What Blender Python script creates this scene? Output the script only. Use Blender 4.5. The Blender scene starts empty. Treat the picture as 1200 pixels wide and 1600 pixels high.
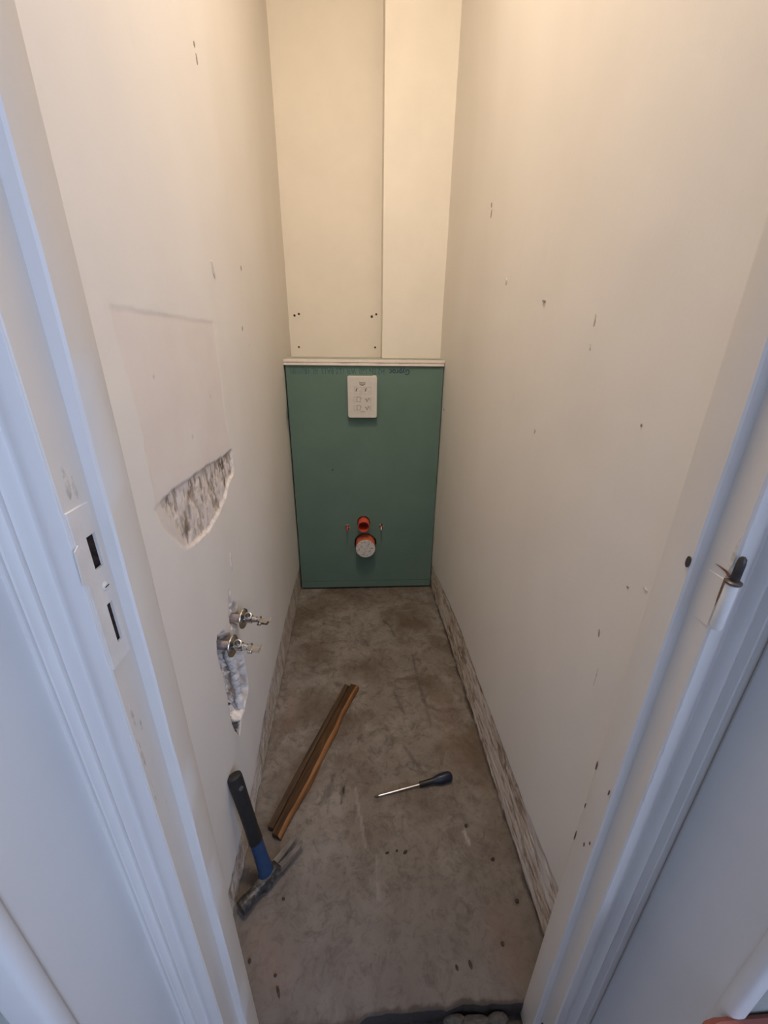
import bpy, bmesh, math, random
import numpy as np
from mathutils import Matrix, Vector

S = bpy.context.scene
COL = S.collection

# ------------------------------------------------------------------ camera
F_PX, PITCH, YAW, ROLL, CAM_H = 640.245, 0.3951, 0.0571, -0.0127, 1.3073
fw = Vector((math.sin(YAW) * math.cos(PITCH), math.cos(YAW) * math.cos(PITCH), -math.sin(PITCH)))
rt = Vector((math.cos(YAW), -math.sin(YAW), 0))
dn = fw.cross(rt)
rt2 = math.cos(ROLL) * rt + math.sin(ROLL) * dn
dn2 = -math.sin(ROLL) * rt + math.cos(ROLL) * dn
cd = bpy.data.cameras.new('camera')
cam = bpy.data.objects.new('camera', cd)
COL.objects.link(cam)
cd.sensor_fit = 'VERTICAL'
cd.sensor_height = 32.0
cd.lens = F_PX / 1600 * 32.0
cd.clip_start = 0.01
cam.matrix_world = Matrix((
    (rt2.x, -dn2.x, -fw.x, 0), (rt2.y, -dn2.y, -fw.y, 0), (rt2.z, -dn2.z, -fw.z, CAM_H), (0, 0, 0, 1)))
S.camera = cam

# ------------------------------------------------------------------ world, daylight, exposure
w = bpy.data.worlds.new('world')
S.world = w
w.use_nodes = True
w.node_tree.nodes['Background'].inputs[0].default_value = (0.60, 0.75, 1.0, 1)
w.node_tree.nodes['Background'].inputs[1].default_value = 0.3
S.view_settings.view_transform = 'Standard'
S.view_settings.look = 'None'
S.view_settings.gamma = 1.0
S.view_settings.use_curve_mapping = False
S.view_settings.exposure = 0.0

WIN = (-2.15, -0.95, 1.15, 2.35, 1.30)      # hall window in its right-hand wall: y0 y1 z0 z1 x
ld = bpy.data.lights.new('window_daylight', 'AREA')
ld.shape = 'RECTANGLE'
ld.size, ld.size_y = WIN[1] - WIN[0], WIN[3] - WIN[2]
ld.energy = 52
ld.color = (0.585, 0.70, 1.0)
lo = bpy.data.objects.new('window_daylight', ld)
COL.objects.link(lo)
lo.location = (WIN[4] + 0.03, (WIN[0] + WIN[1]) / 2, (WIN[2] + WIN[3]) / 2)
lo.rotation_euler = (math.radians(90), 0, math.radians(90))
LAMP_W, LAMP_COL = 16.5, (1.0, 0.835, 0.67)

# ------------------------------------------------------------------ helpers
rng = random.Random(7)


def nt(name):
    m = bpy.data.materials.new(name)
    m.use_nodes = True
    t = m.node_tree
    b = t.nodes['Principled BSDF']
    return m, t, b


def node(t, kind, **kw):
    n = t.nodes.new(kind)
    for k, v in kw.items():
        if k in n.inputs:
            n.inputs[k].default_value = v
        else:
            setattr(n, k, v)
    return n


def noise(t, scale, detail=4, rough=0.6, dist=0.0, stretch=None):
    tc = t.nodes.new('ShaderNodeTexCoord')
    n = node(t, 'ShaderNodeTexNoise')
    n.inputs['Scale'].default_value = scale
    n.inputs['Detail'].default_value = detail
    n.inputs['Roughness'].default_value = rough
    n.inputs['Distortion'].default_value = dist
    if stretch:
        mp = node(t, 'ShaderNodeMapping')
        mp.inputs['Scale'].default_value = stretch
        t.links.new(tc.outputs['Object'], mp.inputs[0])
        t.links.new(mp.outputs[0], n.inputs['Vector'])
    else:
        t.links.new(tc.outputs['Object'], n.inputs['Vector'])
    return n.outputs['Fac']


def ramp(t, fac, stops, interp='LINEAR'):
    r = t.nodes.new('ShaderNodeValToRGB')
    r.color_ramp.interpolation = interp
    e = r.color_ramp.elements
    while len(e) < len(stops):
        e.new(0.5)
    for i, (p, c) in enumerate(stops):
        e[i].position = p
        if isinstance(c, (int, float)):
            c = (c, c, c)
        e[i].color = (c[0], c[1], c[2], 1)
    t.links.new(fac, r.inputs[0])
    return r.outputs[0]


def mix(t, fac, a, b, mode='MIX'):
    m = node(t, 'ShaderNodeMix', data_type='RGBA', blend_type=mode)
    for s, v in ((m.inputs[0], fac), (m.inputs[6], a), (m.inputs[7], b)):
        if isinstance(v, (int, float)):
            s.default_value = v
        elif isinstance(v, tuple):
            s.default_value = (*v, 1)
        else:
            t.links.new(v, s)
    return m.outputs[2]


def bump(t, b, h, strength=0.2, dist=0.002):
    n = t.nodes.new('ShaderNodeBump')
    n.inputs['Strength'].default_value = strength
    n.inputs['Distance'].default_value = dist
    t.links.new(h, n.inputs['Height'])
    t.links.new(n.outputs[0], b.inputs['Normal'])


def plain(name, c, rough=0.5, metal=0.0, var=0.12, scale=30, bmp=0.0, spec=0.5, stretch=None):
    m, t, b = nt(name)
    f = noise(t, scale, stretch=stretch)
    lo_ = tuple(x * (1 - var) for x in c)
    hi_ = tuple(min(1, x * (1 + var)) for x in c)
    t.links.new(ramp(t, f, [(0.3, lo_), (0.7, hi_)]), b.inputs['Base Color'])
    b.inputs['Roughness'].default_value = rough
    b.inputs['Metallic'].default_value = metal
    b.inputs['Specular IOR Level'].default_value = spec
    if bmp:
        bump(t, b, noise(t, scale * 6), bmp, 0.001)
    return m


def obj(name, bm, mats, parent=None, smooth=False, loc=None):
    me = bpy.data.meshes.new(name)
    bmesh.ops.recalc_face_normals(bm, faces=bm.faces)
    bm.to_mesh(me)
    bm.free()
    if not isinstance(mats, (list, tuple)):
        mats = [mats]
    for m in mats:
        me.materials.append(m)
    if smooth:
        for p in me.polygons:
            p.use_smooth = True
        me.set_sharp_from_angle(angle=math.radians(40))
    o = bpy.data.objects.new(name, me)
    COL.objects.link(o)
    if parent:
        o.parent = parent
    if loc:
        o.location = loc
    return o


def thing(name, label, cat, loc=(0, 0, 0), group=None):
    o = bpy.data.objects.new(name, None)
    COL.objects.link(o)
    o.location = loc
    o.empty_display_size = 0.05
    return tag(o, label, cat, group)


def tag(o, label, cat, group=None):
    o['label'] = label
    o['category'] = cat
    if group:
        o['group'] = group
    return o


def struct(o, label=None):
    o['kind'] = 'structure'
    if label:
        o['label'] = label
    return o


def box(bm, a, b, bev=0.0, seg=2, M=None, mi=0):
    r = bmesh.ops.create_cube(bm, size=1)
    vs = r['verts']
    for v in vs:
        v.co = Vector([(a[i] + b[i]) / 2 + v.co[i] * (b[i] - a[i]) for i in range(3)])
    fs = set(f for v in vs for f in v.link_faces)
    if bev:
        es = list({e for v in vs for e in v.link_edges})
        q = bmesh.ops.bevel(bm, geom=es, offset=bev, segments=seg, affect='EDGES', profile=0.5)
        vs = list({v for f in q['faces'] for v in f.verts} | {v for v in vs if v.is_valid})
        fs = set(f for v in vs for f in v.link_faces)
    for f in fs:
        f.material_index = mi
    if M is not None:
        for v in vs:
            v.co = M @ v.co
    return vs


def tube(bm, pts, rad, seg=16, caps=True, squash=None, M=None, mi=0):
    """swept circle along pts; rad number or list; squash (a,b) scales of the section"""
    pts = [Vector(p) for p in pts]
    if not isinstance(rad, (list, tuple)):
        rad = [rad] * len(pts)
    rings = []
    up = None
    for i, p in enumerate(pts):
        d = (pts[min(i + 1, len(pts) - 1)] - pts[max(i - 1, 0)])
        if d.length < 1e-9:
            d = pts[i] - pts[i - 1] if i else pts[i + 1] - pts[i]
        d.normalize()
        if up is None:
            up = Vector((0, 0, 1)) if abs(d.z) < 0.9 else Vector((1, 0, 0))
        x = (up - d * up.dot(d)).normalized()
        up = x
        y = d.cross(x)
        sa, sb = squash if squash else (1, 1)
        ring = []
        for k in range(seg):
            a = 2 * math.pi * k / seg
            q = p + x * (math.cos(a) * rad[i] * sa) + y * (math.sin(a) * rad[i] * sb)
            ring.append(bm.verts.new(M @ q if M is not None else q))
        rings.append(ring)
    fs = []
    for i in range(len(rings) - 1):
        for k in range(seg):
            fs.append(bm.faces.new((rings[i][k], rings[i][(k + 1) % seg], rings[i + 1][(k + 1) % seg], rings[i + 1][k])))
    if caps:
        fs.append(bm.faces.new(rings[0][::-1]))
        fs.append(bm.faces.new(rings[-1]))
    for f in fs:
        f.material_index = mi
    return rings


def prism(bm, poly, vec, mi=0, M=None):
    """closed polygon (3D pts) extruded along vec"""
    vec = Vector(vec)
    T = (lambda q: M @ q) if M is not None else (lambda q: q)
    a = [bm.verts.new(T(Vector(p))) for p in poly]
    b = [bm.verts.new(T(Vector(p) + vec)) for p in poly]
    n = len(a)
    fs = [bm.faces.new(a[::-1]), bm.faces.new(b)]
    for i in range(n):
        fs.append(bm.faces.new((a[i], a[(i + 1) % n], b[(i + 1) % n], b[i])))
    for f in fs:
        f.material_index = mi


def carve(o, cutters):
    """real holes: boolean difference, applied"""
    for bm in cutters:
        c = obj('cutter', bm, o.data.materials[0])
        c.parent = o.parent
        md = o.modifiers.new('cut', 'BOOLEAN')
        md.operation = 'DIFFERENCE'
        md.solver = 'EXACT'
        md.object = c
        dg = bpy.context.evaluated_depsgraph_get()
        dg.update()
        me = bpy.data.meshes.new_from_object(o.evaluated_get(dg))
        o.modifiers.clear()
        old = o.data
        o.data = me
        me.name = old.name
        bpy.data.meshes.remove(old)
        cm = c.data
        bpy.data.objects.remove(c)
        bpy.data.meshes.remove(cm)


# lattice noise in numpy, for relief
_P = np.random.RandomState(3).rand(256, 256)


def vn(x, y):
    xi = np.floor(x).astype(int)
    yi = np.floor(y).astype(int)
    fx, fy = x - xi, y - yi
    fx = fx * fx * (3 - 2 * fx)
    fy = fy * fy * (3 - 2 * fy)
    g = lambda a, b: _P[a % 256, b % 256]
    return (g(xi, yi) * (1 - fx) * (1 - fy) + g(xi + 1, yi) * fx * (1 - fy) + g(xi, yi + 1) * (1 - fx) * fy + g(xi + 1, yi + 1) * fx * fy)


def fbm(x, y, o=4):
    s, a, n = 0, 1, 0
    for i in range(o):
        s = s + a * vn(x * 2 ** i + 17.3 * i, y * 2 ** i + 5.1 * i)
        n += a
        a *= 0.55
    return s / n


def poly_sd(px, py, poly):
    """signed distance, positive inside"""
    d = np.full(px.shape, 1e9)
    ins = np.zeros(px.shape, bool)
    n = len(poly)
    for i in range(n):
        ax, ay = poly[i]
        bx, by = poly[(i + 1) % n]
        ex, ey = bx - ax, by - ay
        tt = np.clip(((px - ax) * ex + (py - ay) * ey) / (ex * ex + ey * ey + 1e-12), 0, 1)
        d = np.minimum(d, np.hypot(px - ax - tt * ex, py - ay - tt * ey))
        c = ((ay > py) != (by > py)) & (px < (bx - ax) * (py - ay) / (by - ay + 1e-12) + ax)
        ins ^= c
    return np.where(ins, d, -d)


def sstep(x, a, b):
    t = np.clip((x - a) / (b - a), 0, 1)
    return t * t * (3 - 2 * t)


def grid_mesh(name, X, Y, Z, back, mask, mat):
    """grid of points (n,m) with a closed back plate offset by vector `back` """
    n, m = X.shape
    v = np.stack([X, Y, Z], -1).reshape(-1, 3)
    idx = np.arange(n * m).reshape(n, m)
    q = np.stack([idx[:-1, :-1], idx[1:, :-1], idx[1:, 1:], idx[:-1, 1:]], -1).reshape(-1, 4)
    brd = np.concatenate([idx[:, 0], idx[-1, 1:], idx[-2::-1, -1], idx[0, -2:0:-1]])
    vb = v[brd].copy()
    if back[0]:
        vb[:, 0] = back[0]
    if back[2]:
        vb[:, 2] = back[2]
    nb = len(brd)
    ib = np.arange(nb) + n * m
    sk = np.stack([brd, np.roll(brd, -1), np.roll(ib, -1), ib], -1)
    faces = q.tolist() + sk.tolist() + [ib[::-1].tolist()]
    me = bpy.data.meshes.new(name)
    me.from_pydata(np.concatenate([v, vb]).tolist(), [], faces)
    bm = bmesh.new()
    bm.from_mesh(me)
    bmesh.ops.recalc_face_normals(bm, faces=bm.faces)
    bm.to_mesh(me)
    bm.free()
    if mask is not None:
        at = me.color_attributes.new('mask', 'FLOAT_COLOR', 'POINT')
        a = np.zeros((len(v) + nb, 4), np.float32)
        a[:n * m] = mask.reshape(-1, 4)
        a[n * m:, 2] = 0.7  # border skirt coloured dark, standing in for shade at the slab edge
        at.data.foreach_set('color', a.ravel())
    me.polygons.foreach_set('use_smooth', np.array([True] * len(q) + [False] * (len(me.polygons) - len(q))))
    me.materials.append(mat)
    o = bpy.data.objects.new(name, me)
    COL.objects.link(o)
    return o


# ------------------------------------------------------------------ materials
def wall_material(name, seed):
    m, t, b = nt(name)
    at = node(t, 'ShaderNodeAttribute', attribute_name='mask')
    sep = t.nodes.new('ShaderNodeSeparateColor')
    t.links.new(at.outputs['Color'], sep.inputs[0])
    # paint, with broad roller streaks and a little grime
    paint = ramp(t, noise(t, 2.2, 5, 0.5, 0.3, (1, 1.6, 0.7)), [(0.25, (0.745, 0.70, 0.635)), (0.55, (0.775, 0.735, 0.675)), (0.8, (0.79, 0.755, 0.70))])
    grime = ramp(t, noise(t, 9, 6, 0.7, 0.6, (1, 1.6, 0.6)), [(0.62, 0.0), (0.80, 0.25)])
    paint = mix(t, grime, paint, (0.63, 0.60, 0.53))
    patch = ramp(t, noise(t, 7, 5, 0.6), [(0.3, (0.73, 0.655, 0.59)), (0.7, (0.77, 0.71, 0.65))])
    c = mix(t, sep.outputs[1], paint, patch)
    # old render and masonry under the plaster
    f1 = noise(t, 26, 6, 0.7, 1.0, (1, 0.45, 1.0) if seed else (1, 1.0, 0.35))
    ex = ramp(t, f1, [(0.32, (0.19, 0.13, 0.085)), (0.44, (0.35, 0.265, 0.195)), (0.54, (0.56, 0.475, 0.385)), (0.72, (0.70, 0.62, 0.53))])
    sp = ramp(t, noise(t, 70, 3, 0.6, 0.5, (1, 0.6, 1)), [(0.62, 0.0), (0.72, 0.75)])
    ex = mix(t, sp, ex, (0.20, 0.14, 0.10))
    c = mix(t, sep.outputs[0], c, ex)
    wh = ramp(t, noise(t, 60, 4, 0.6), [(0.32, (0.40, 0.33, 0.28)), (0.48, (0.68, 0.61, 0.54)), (0.62, (0.82, 0.77, 0.71))])
    c = mix(t, at.outputs['Alpha'], c, wh)
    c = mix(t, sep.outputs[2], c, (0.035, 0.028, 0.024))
    t.links.new(c, b.inputs['Base Color'])
    b.inputs['Roughness'].default_value = 0.62
    b.inputs['Specular IOR Level'].default_value = 0.3
    bump(t, b, noise(t, 140, 4, 0.6), 0.12, 0.0015)
    return m


M_WALL_L = wall_material('painted_plaster_left', 0)
M_WALL_R = wall_material('painted_plaster_right', 1)
M_BACK = plain('painted_plaster_back', (0.80, 0.745, 0.655), 0.6, var=0.03, scale=5, bmp=0.08, spec=0.3)
M_CEIL = plain('ceiling_paint', (0.80, 0.78, 0.74), 0.7, var=0.03)


def gloss_paint(name, tint):
    m, t, b = nt(name)
    c = ramp(t, noise(t, 3.5, 5, 0.6, 0.3, (1, 1, 0.5)), [(0.25, (0.66, 0.645, 0.62)), (0.6, (0.74, 0.73, 0.71)), (0.85, (0.77, 0.765, 0.75))])
    g = ramp(t, noise(t, 22, 6, 0.7, 0.8, (1, 1, 0.4)), [(0.68, 0.0), (0.80, 0.5)])
    c = mix(t, g, c, (0.50, 0.45, 0.38))
    s = ramp(t, noise(t, 55, 4, 0.7, 1.2, (1, 1, 0.35)), [(0.73, 0.0), (0.77, 0.8)])
    c = mix(t, s, c, (0.22, 0.19, 0.17))
    c = mix(t, 1.0, c, tint, 'MULTIPLY')
    t.links.new(c, b.inputs['Base Color'])
    b.inputs['Roughness'].default_value = 0.30
    b.inputs['Specular IOR Level'].default_value = 0.4
    bump(t, b, noise(t, 60, 4, 0.55, 0.2, (1, 1, 0.3)), 0.15, 0.0015)
    return m


M_GLOSS = gloss_paint('old_white_gloss_paint', (1, 1, 1))
M_CREAM = gloss_paint('cream_tinted_gloss', (0.97, 0.915, 0.84))  # same gloss mix with a cream tint, for lining and inner stop faces
M_REVEAL = plain('reveal_paint', (0.74, 0.735, 0.72), 0.5, var=0.03, scale=6, bmp=0.08)
M_HALL = plain('grey_green_hall_paint', (0.36, 0.385, 0.355), 0.7, var=0.12, scale=60)
M_DARK = plain('dark_cavity', (0.03, 0.022, 0.018), 0.9, var=0.3)


def concrete():
    m, t, b = nt('bare_concrete')
    tc = t.nodes.new('ShaderNodeTexCoord')
    big = noise(t, 2.6, 6, 0.62, 0.7)
    c = ramp(t, big, [(0.28, (0.115, 0.092, 0.073)), (0.48, (0.205, 0.174, 0.146)), (0.70, (0.285, 0.252, 0.220))])
    sw = noise(t, 7.5, 8, 0.72, 1.0)
    c = mix(t, ramp(t, sw, [(0.45, 0.0), (0.62, 0.55)]), c, (0.31, 0.282, 0.25))
    c = mix(t, ramp(t, noise(t, 11, 8, 0.74, 1.5), [(0.51, 0.0), (0.64, 0.65)]), c, (0.080, 0.066, 0.052))
    # damp brown marks towards the far end, a darker, more even grey nearer the door
    sx = t.nodes.new('ShaderNodeSeparateXYZ')
    t.links.new(tc.outputs['Object'], sx.inputs[0])
    yy = ramp(t, sx.outputs[1], [(0.45, 0.0), (0.95, 1.0)])
    st = mix(t, 1.0, yy, ramp(t, noise(t, 3.4, 5, 0.6, 0.4), [(0.46, 0.0), (0.62, 0.75)]), 'MULTIPLY')
    c = mix(t, st, c, (0.115, 0.078, 0.05))
    du = ramp(t, sx.outputs[1], [(0.42, 0.7), (0.85, 0.0)])
    c = mix(t, du, c, ramp(t, noise(t, 5, 6, 0.6, 0.4), [(0.3, (0.108, 0.094, 0.088)), (0.7, (0.155, 0.137, 0.130))]))
    c = mix(t, ramp(t, noise(t, 45, 3, 0.6, 0.3), [(0.70, 0.0), (0.76, 0.6)]), c, (0.06, 0.048, 0.04))
    c = mix(t, ramp(t, noise(t, 38, 4, 0.7, 1.5, (1, 0.5, 1)), [(0.68, 0.0), (0.80, 0.6)]), c, (0.42, 0.40, 0.37))
    c = mix(t, ramp(t, noise(t, 34, 7, 0.75, 0.8), [(0.50, 0.0), (0.66, 0.55)]), c, (0.085, 0.068, 0.054))
    at = node(t, 'ShaderNodeAttribute', attribute_name='mask')
    sep = t.nodes.new('ShaderNodeSeparateColor')
    t.links.new(at.outputs['Color'], sep.inputs[0])
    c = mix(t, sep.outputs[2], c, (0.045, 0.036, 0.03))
    c = mix(t, sep.outputs[0], c, (0.40, 0.38, 0.35))
    c = mix(t, sep.outputs[1], c, (0.22, 0.145, 0.115))
    t.links.new(c, b.inputs['Base Color'])
    b.inputs['Roughness'].default_value = 0.8
    b.inputs['Specular IOR Level'].default_value = 0.3
    bump(t, b, noise(t, 50, 6, 0.65), 0.3, 0.002)
    return m


M_FLOOR = concrete()
M_SUB = plain('dark_subfloor', (0.07, 0.058, 0.05), 0.9, var=0.5, scale=40, bmp=0.4)

# ------------------------------------------------------------------ room shell
YB, YP = 2.262, 1.9973          # back wall, face of the green board
Lx = lambda y: -0.3512 + 0.0189 * (YP - y)
Rx = lambda y: 0.3888 + 0.0200 * (YP - y)
CEIL = 2.98


def axis(*segs):
    out = [segs[0][0]]
    for a, b, s in segs:
        n = max(1, round((b - a) / s))
        out += [a + (b - a) * (k + 1) / n for k in range(n)]
    return np.array(out)


def build_left():
    ys = axis((0.388, 0.56, 0.008), (0.56, 1.10, 0.0035), (1.10, 2.27, 0.007))
    zs = axis((-0.03, 0.24, 0.004), (0.24, 0.34, 0.01), (0.34, 1.37, 0.0035), (1.37, CEIL, 0.04))
    Y, Z = np.meshgrid(ys, zs, indexing='ij')
    n1 = fbm(Y * 60, Z * 60) - 0.5
    n2 = fbm(Y * 14 + 9, Z * 14) - 0.5
    n3 = fbm(Y * 160 + 3, Z * 160 + 8) - 0.5
    n4 = fbm(Y * 35 + 3, Z * 110 + 8) - 0.5
    d = (fbm(Y * 3, Z * 3) - 0.5) * 0.004 + n2 * 0.001
    mask = np.zeros(Y.shape + (4,), np.float32)
    # strip along the floor where the skirting came off
    top = np.interp(Y, [0.38, 0.62, 0.87, 0.92, 1.01, 1.13, 1.23, 1.5, 1.9, 2.3], [0.10, 0.10, 0.106, 0.125, 0.150, 0.160, 0.163, 0.172, 0.15, 0.14])
    s = top - Z + n1 * 0.016 + n2 * 0.012
    strip = sstep(s, -0.002, 0.003)
    d -= strip * (0.003 + n4 * 0.005 + n3 * 0.003)
    mask[..., 0] = np.maximum(mask[..., 0], strip * (0.75 + 0.5 * n2))
    crack = np.exp(-((s - 0.004) / 0.0035) ** 2) * sstep(n2 + n1 * 0.5, 0.0, 0.12)
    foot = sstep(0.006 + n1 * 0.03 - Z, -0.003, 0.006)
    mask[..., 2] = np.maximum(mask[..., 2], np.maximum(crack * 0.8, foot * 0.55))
    # scraped rectangle where tiles used to be
    patch = [(0.612, 1.347), (0.642, 1.346), (0.739, 1.3455), (0.907, 1.342), (1.04, 1.343), (1.041, 1.223), (1.036, 1.134), (1.046, 1.043), (0.81, 1.055), (0.62, 1.062), (0.625, 1.2)]
    sd = poly_sd(Y, Z, patch) + n1 * 0.006 + n3 * 0.002
    pm = sstep(sd, -0.002, 0.003)
    d -= pm * 0.0008
    mask[..., 1] = pm
    edge = np.exp(-(sd / 0.003) ** 2) * sstep(Z, 1.30, 1.335) * sstep(n2, -0.05, 0.15)
    mask[..., 0] = np.maximum(mask[..., 0], edge * 0.12)
    # chipped-out half round below it
    scar = [(0.607, 1.062), (0.686, 1.066), (0.81, 1.059), (0.93, 1.052), (1.052, 1.046), (1.044, 0.985), (0.995, 0.975), (0.950, 0.949), (0.877, 0.932), (0.807, 0.927), (0.734, 0.936), (0.690, 0.948), (0.672, 0.965), (0.655, 0.985), (0.63, 1.015)]
    sc = poly_sd(Y, Z, scar) + n1 * 0.005
    sm = sstep(sc, 0.0, 0.004)
    flake = sstep(Y + (Z - 1.0) * 0.6 + n2 * 0.05, 0.66, 0.70)     # the tip is only scratched
    nv = fbm(Y * 95 + Z * 20, Z * 38, 4) - 0.5
    d -= sm * (0.0015 + 0.0035 * flake + flake * (nv * 0.007 + n3 * 0.002))
    mask[..., 0] = np.maximum(mask[..., 0], sm * np.clip(0.12 + 0.9 * flake * sstep(nv, 0.02, 0.12) + 0.5 * flake * sstep(n3, 0.08, 0.2), 0, 1))
    mask[..., 2] = np.maximum(mask[..., 2], sm * flake * 0.18 * sstep(nv, 0.05, 0.14))
    mask[..., 1] = np.where(sm > 0.5, 1.0, mask[..., 1])
    rim = np.exp(-((sc + 0.0005) / 0.0028) ** 2) * sstep(Y - 0.5 * (Z - 0.95), 0.70, 0.76)
    mask[..., 3] = np.maximum(mask[..., 3], rim * 0.9)
    dk = np.exp(-(((Y - 0.715) / 0.010) ** 2 + ((Z - 0.975) / 0.012) ** 2))
    dk = np.maximum(dk, np.exp(-(((Y - 0.745 - (Z - 1.0) * 0.1) / 0.006) ** 2 + ((Z - 1.005) / 0.022) ** 2)) * 0.75)
    dk = np.maximum(dk, np.exp(-(((Y - 1.02) / 0.007) ** 2 + ((Z - 0.997) / 0.006) ** 2)) * 0.8)
    dk = np.maximum(dk, np.exp(-(((Y - 0.90) / 0.007) ** 2 + ((Z - 0.965) / 0.006) ** 2)) * 0.7)
    mask[..., 2] = np.maximum(mask[..., 2], dk * sm * 0.85)
    # hole round the upper pipe, and the chase below the lower one
    h1 = [(0.848, 0.672), (0.862, 0.700), (0.880, 0.738), (0.884, 0.735), (0.884, 0.700), (0.905, 0.684), (0.926, 0.655), (0.930, 0.620), (0.905, 0.606), (0.868, 0.620), (0.852, 0.645)]
    ch = [(0.742, 0.655), (0.752, 0.685), (0.765, 0.693), (0.800, 0.672), (0.835, 0.635), (0.850, 0.60), (0.905, 0.523), (0.910, 0.49), (0.908, 0.429), (0.905, 0.385), (0.86, 0.368), (0.82, 0.370), (0.787, 0.343), (0.764, 0.39), (0.752, 0.438), (0.755, 0.51), (0.753, 0.593), (0.747, 0.62)]
    for pl, dep in ((h1, 0.022), (ch, 0.03)):
        q = poly_sd(Y, Z, pl) + n1 * 0.012
        hm = sstep(q, 0.0, 0.004)
        d -= hm * (dep * sstep(q, 0.0, 0.02) + 0.004 + (n1 * 1.6 + n3 * 0.8 + n2) * 0.03 * sstep(q, 0, 0.01))
        mask[..., 3] = np.maximum(mask[..., 3], hm * 0.9)
        mask[..., 1] = np.where(hm > 0.5, 0, mask[..., 1])
        left = hm * sstep(0.045 + n1 * 0.05 + n2 * 0.05 - (Y - np.interp(Z, [0.34, 0.44, 0.69, 0.72], [0.785, 0.752, 0.75, 0.85])), -0.004, 0.006)
        if pl is ch:
            mask[..., 2] = np.maximum(mask[..., 2], left * 0.95)
            mask[..., 0] = np.maximum(mask[..., 0], hm * sstep(n2, 0.05, 0.15) * 0.6)
        else:
            mask[..., 3] = np.where(hm > 0.3, 0.35, mask[..., 3])
            mask[..., 0] = np.maximum(mask[..., 0], hm * 0.9)
    # the wall is knocked away a little beside the green board
    nb_ = np.exp(-(((Y - 2.0) / 0.03) ** 2 + ((Z - 0.94) / 0.05) ** 2))
    d -= nb_ * 0.012
    for (py, pz, ry, rz) in ((0.70, 1.25, .0025, .0025), (0.815, 1.13, .003, .003), (0.95, 1.19, .003, .0025)):
        p = np.exp(-(((Y - py) / ry) ** 2 + ((Z - pz) / rz) ** 2))
        d -= p * 0.002
        mask[..., 2] = np.maximum(mask[..., 2], p * 0.4)
    X = Lx(Y) + d
    o = grid_mesh('wall_left', X, Y, Z, (-0.62, 0, 0), mask, M_WALL_L)
    return struct(o, 'cream plaster wall with a scraped rectangle, a chipped half round and a pipe chase')


def build_right():
    ys = axis((0.388, 2.27, 0.0055))
    zs = axis((-0.03, 0.25, 0.0045), (0.25, 1.75, 0.01), (1.75, CEIL, 0.05))
    Y, Z = np.meshgrid(ys, zs, indexing='ij')
    n1 = fbm(Y * 60 + 40, Z * 60) - 0.5
    n2 = fbm(Y * 14 + 31, Z * 14) - 0.5
    n3 = fbm(Y * 160 + 13, Z * 160 + 8) - 0.5
    n4 = fbm(Y * 26 + 3, Z * 90 + 8) - 0.5
    d = (fbm(Y * 3 + 50, Z * 2.2) - 0.5) * 0.006 + n2 * 0.001
    mask = np.zeros(Y.shape + (4,), np.float32)
    top = np.interp(Y, [0.38, 0.48, 0.76, 1.09, 1.36, 1.6, 1.87, 2.3], [0.206, 0.206, 0.196, 0.192, 0.200, 0.186, 0.150, 0.14])
    s = top - Z + n1 * 0.010 + n2 * 0.008
    strip = sstep(s, -0.002, 0.003)
    d -= strip * (0.003 + n4 * 0.005 + n3 * 0.002)
    worn = sstep(n4 + 0.8 * n2 + 0.10 * np.clip(s / 0.12, 0, 1) - 0.10 * sstep(0.09 - s, -0.06, 0.06) + 0.16 * sstep(0.075 - s, -0.02, 0.04) - 0.05, -0.02, 0.07)
    mask[..., 0] = strip * (0.30 + 0.7 * worn)
    mask[..., 1] = strip
    crack = np.exp(-((s - 0.004) / 0.004) ** 2) * sstep(n2 + n1 * 0.5, -0.02, 0.10)
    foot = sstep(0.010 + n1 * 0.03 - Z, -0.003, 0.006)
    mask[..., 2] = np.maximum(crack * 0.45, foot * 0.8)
    X = Rx(Y) - d
    o = grid_mesh('wall_right', X, Y, Z, (0.66, 0, 0), mask, M_WALL_R)
    return struct(o, 'cream plaster wall with bare masonry along its foot')


wl = build_left()
wr = build_right()
M_SCUFF = plain('scuff', (0.31, 0.26, 0.21), 0.8, var=0.35, scale=200)
M_SCUFF2 = plain('pale_scuff', (0.62, 0.575, 0.51), 0.8, var=0.2, scale=200)


def scuff(wall, xf, sgn, y, z, ly, lz, mat=None, lean=0.0):
    bm = bmesh.new()
    n = 12
    pts = []
    for k in range(n):
        a = 2 * math.pi * k / n
        q = 0.6 + 0.6 * rng.random()
        dy, dz = math.cos(a) * ly * q * .75, math.sin(a) * lz * q * .8
        pts.append((xf(y) + sgn * 0.0016, y + dy + lean * dz, z + dz))
    prism(bm, pts, (-sgn * 0.0045, 0, 0))
    obj('scuff_mark', bm, mat or M_SCUFF, wall)


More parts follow.
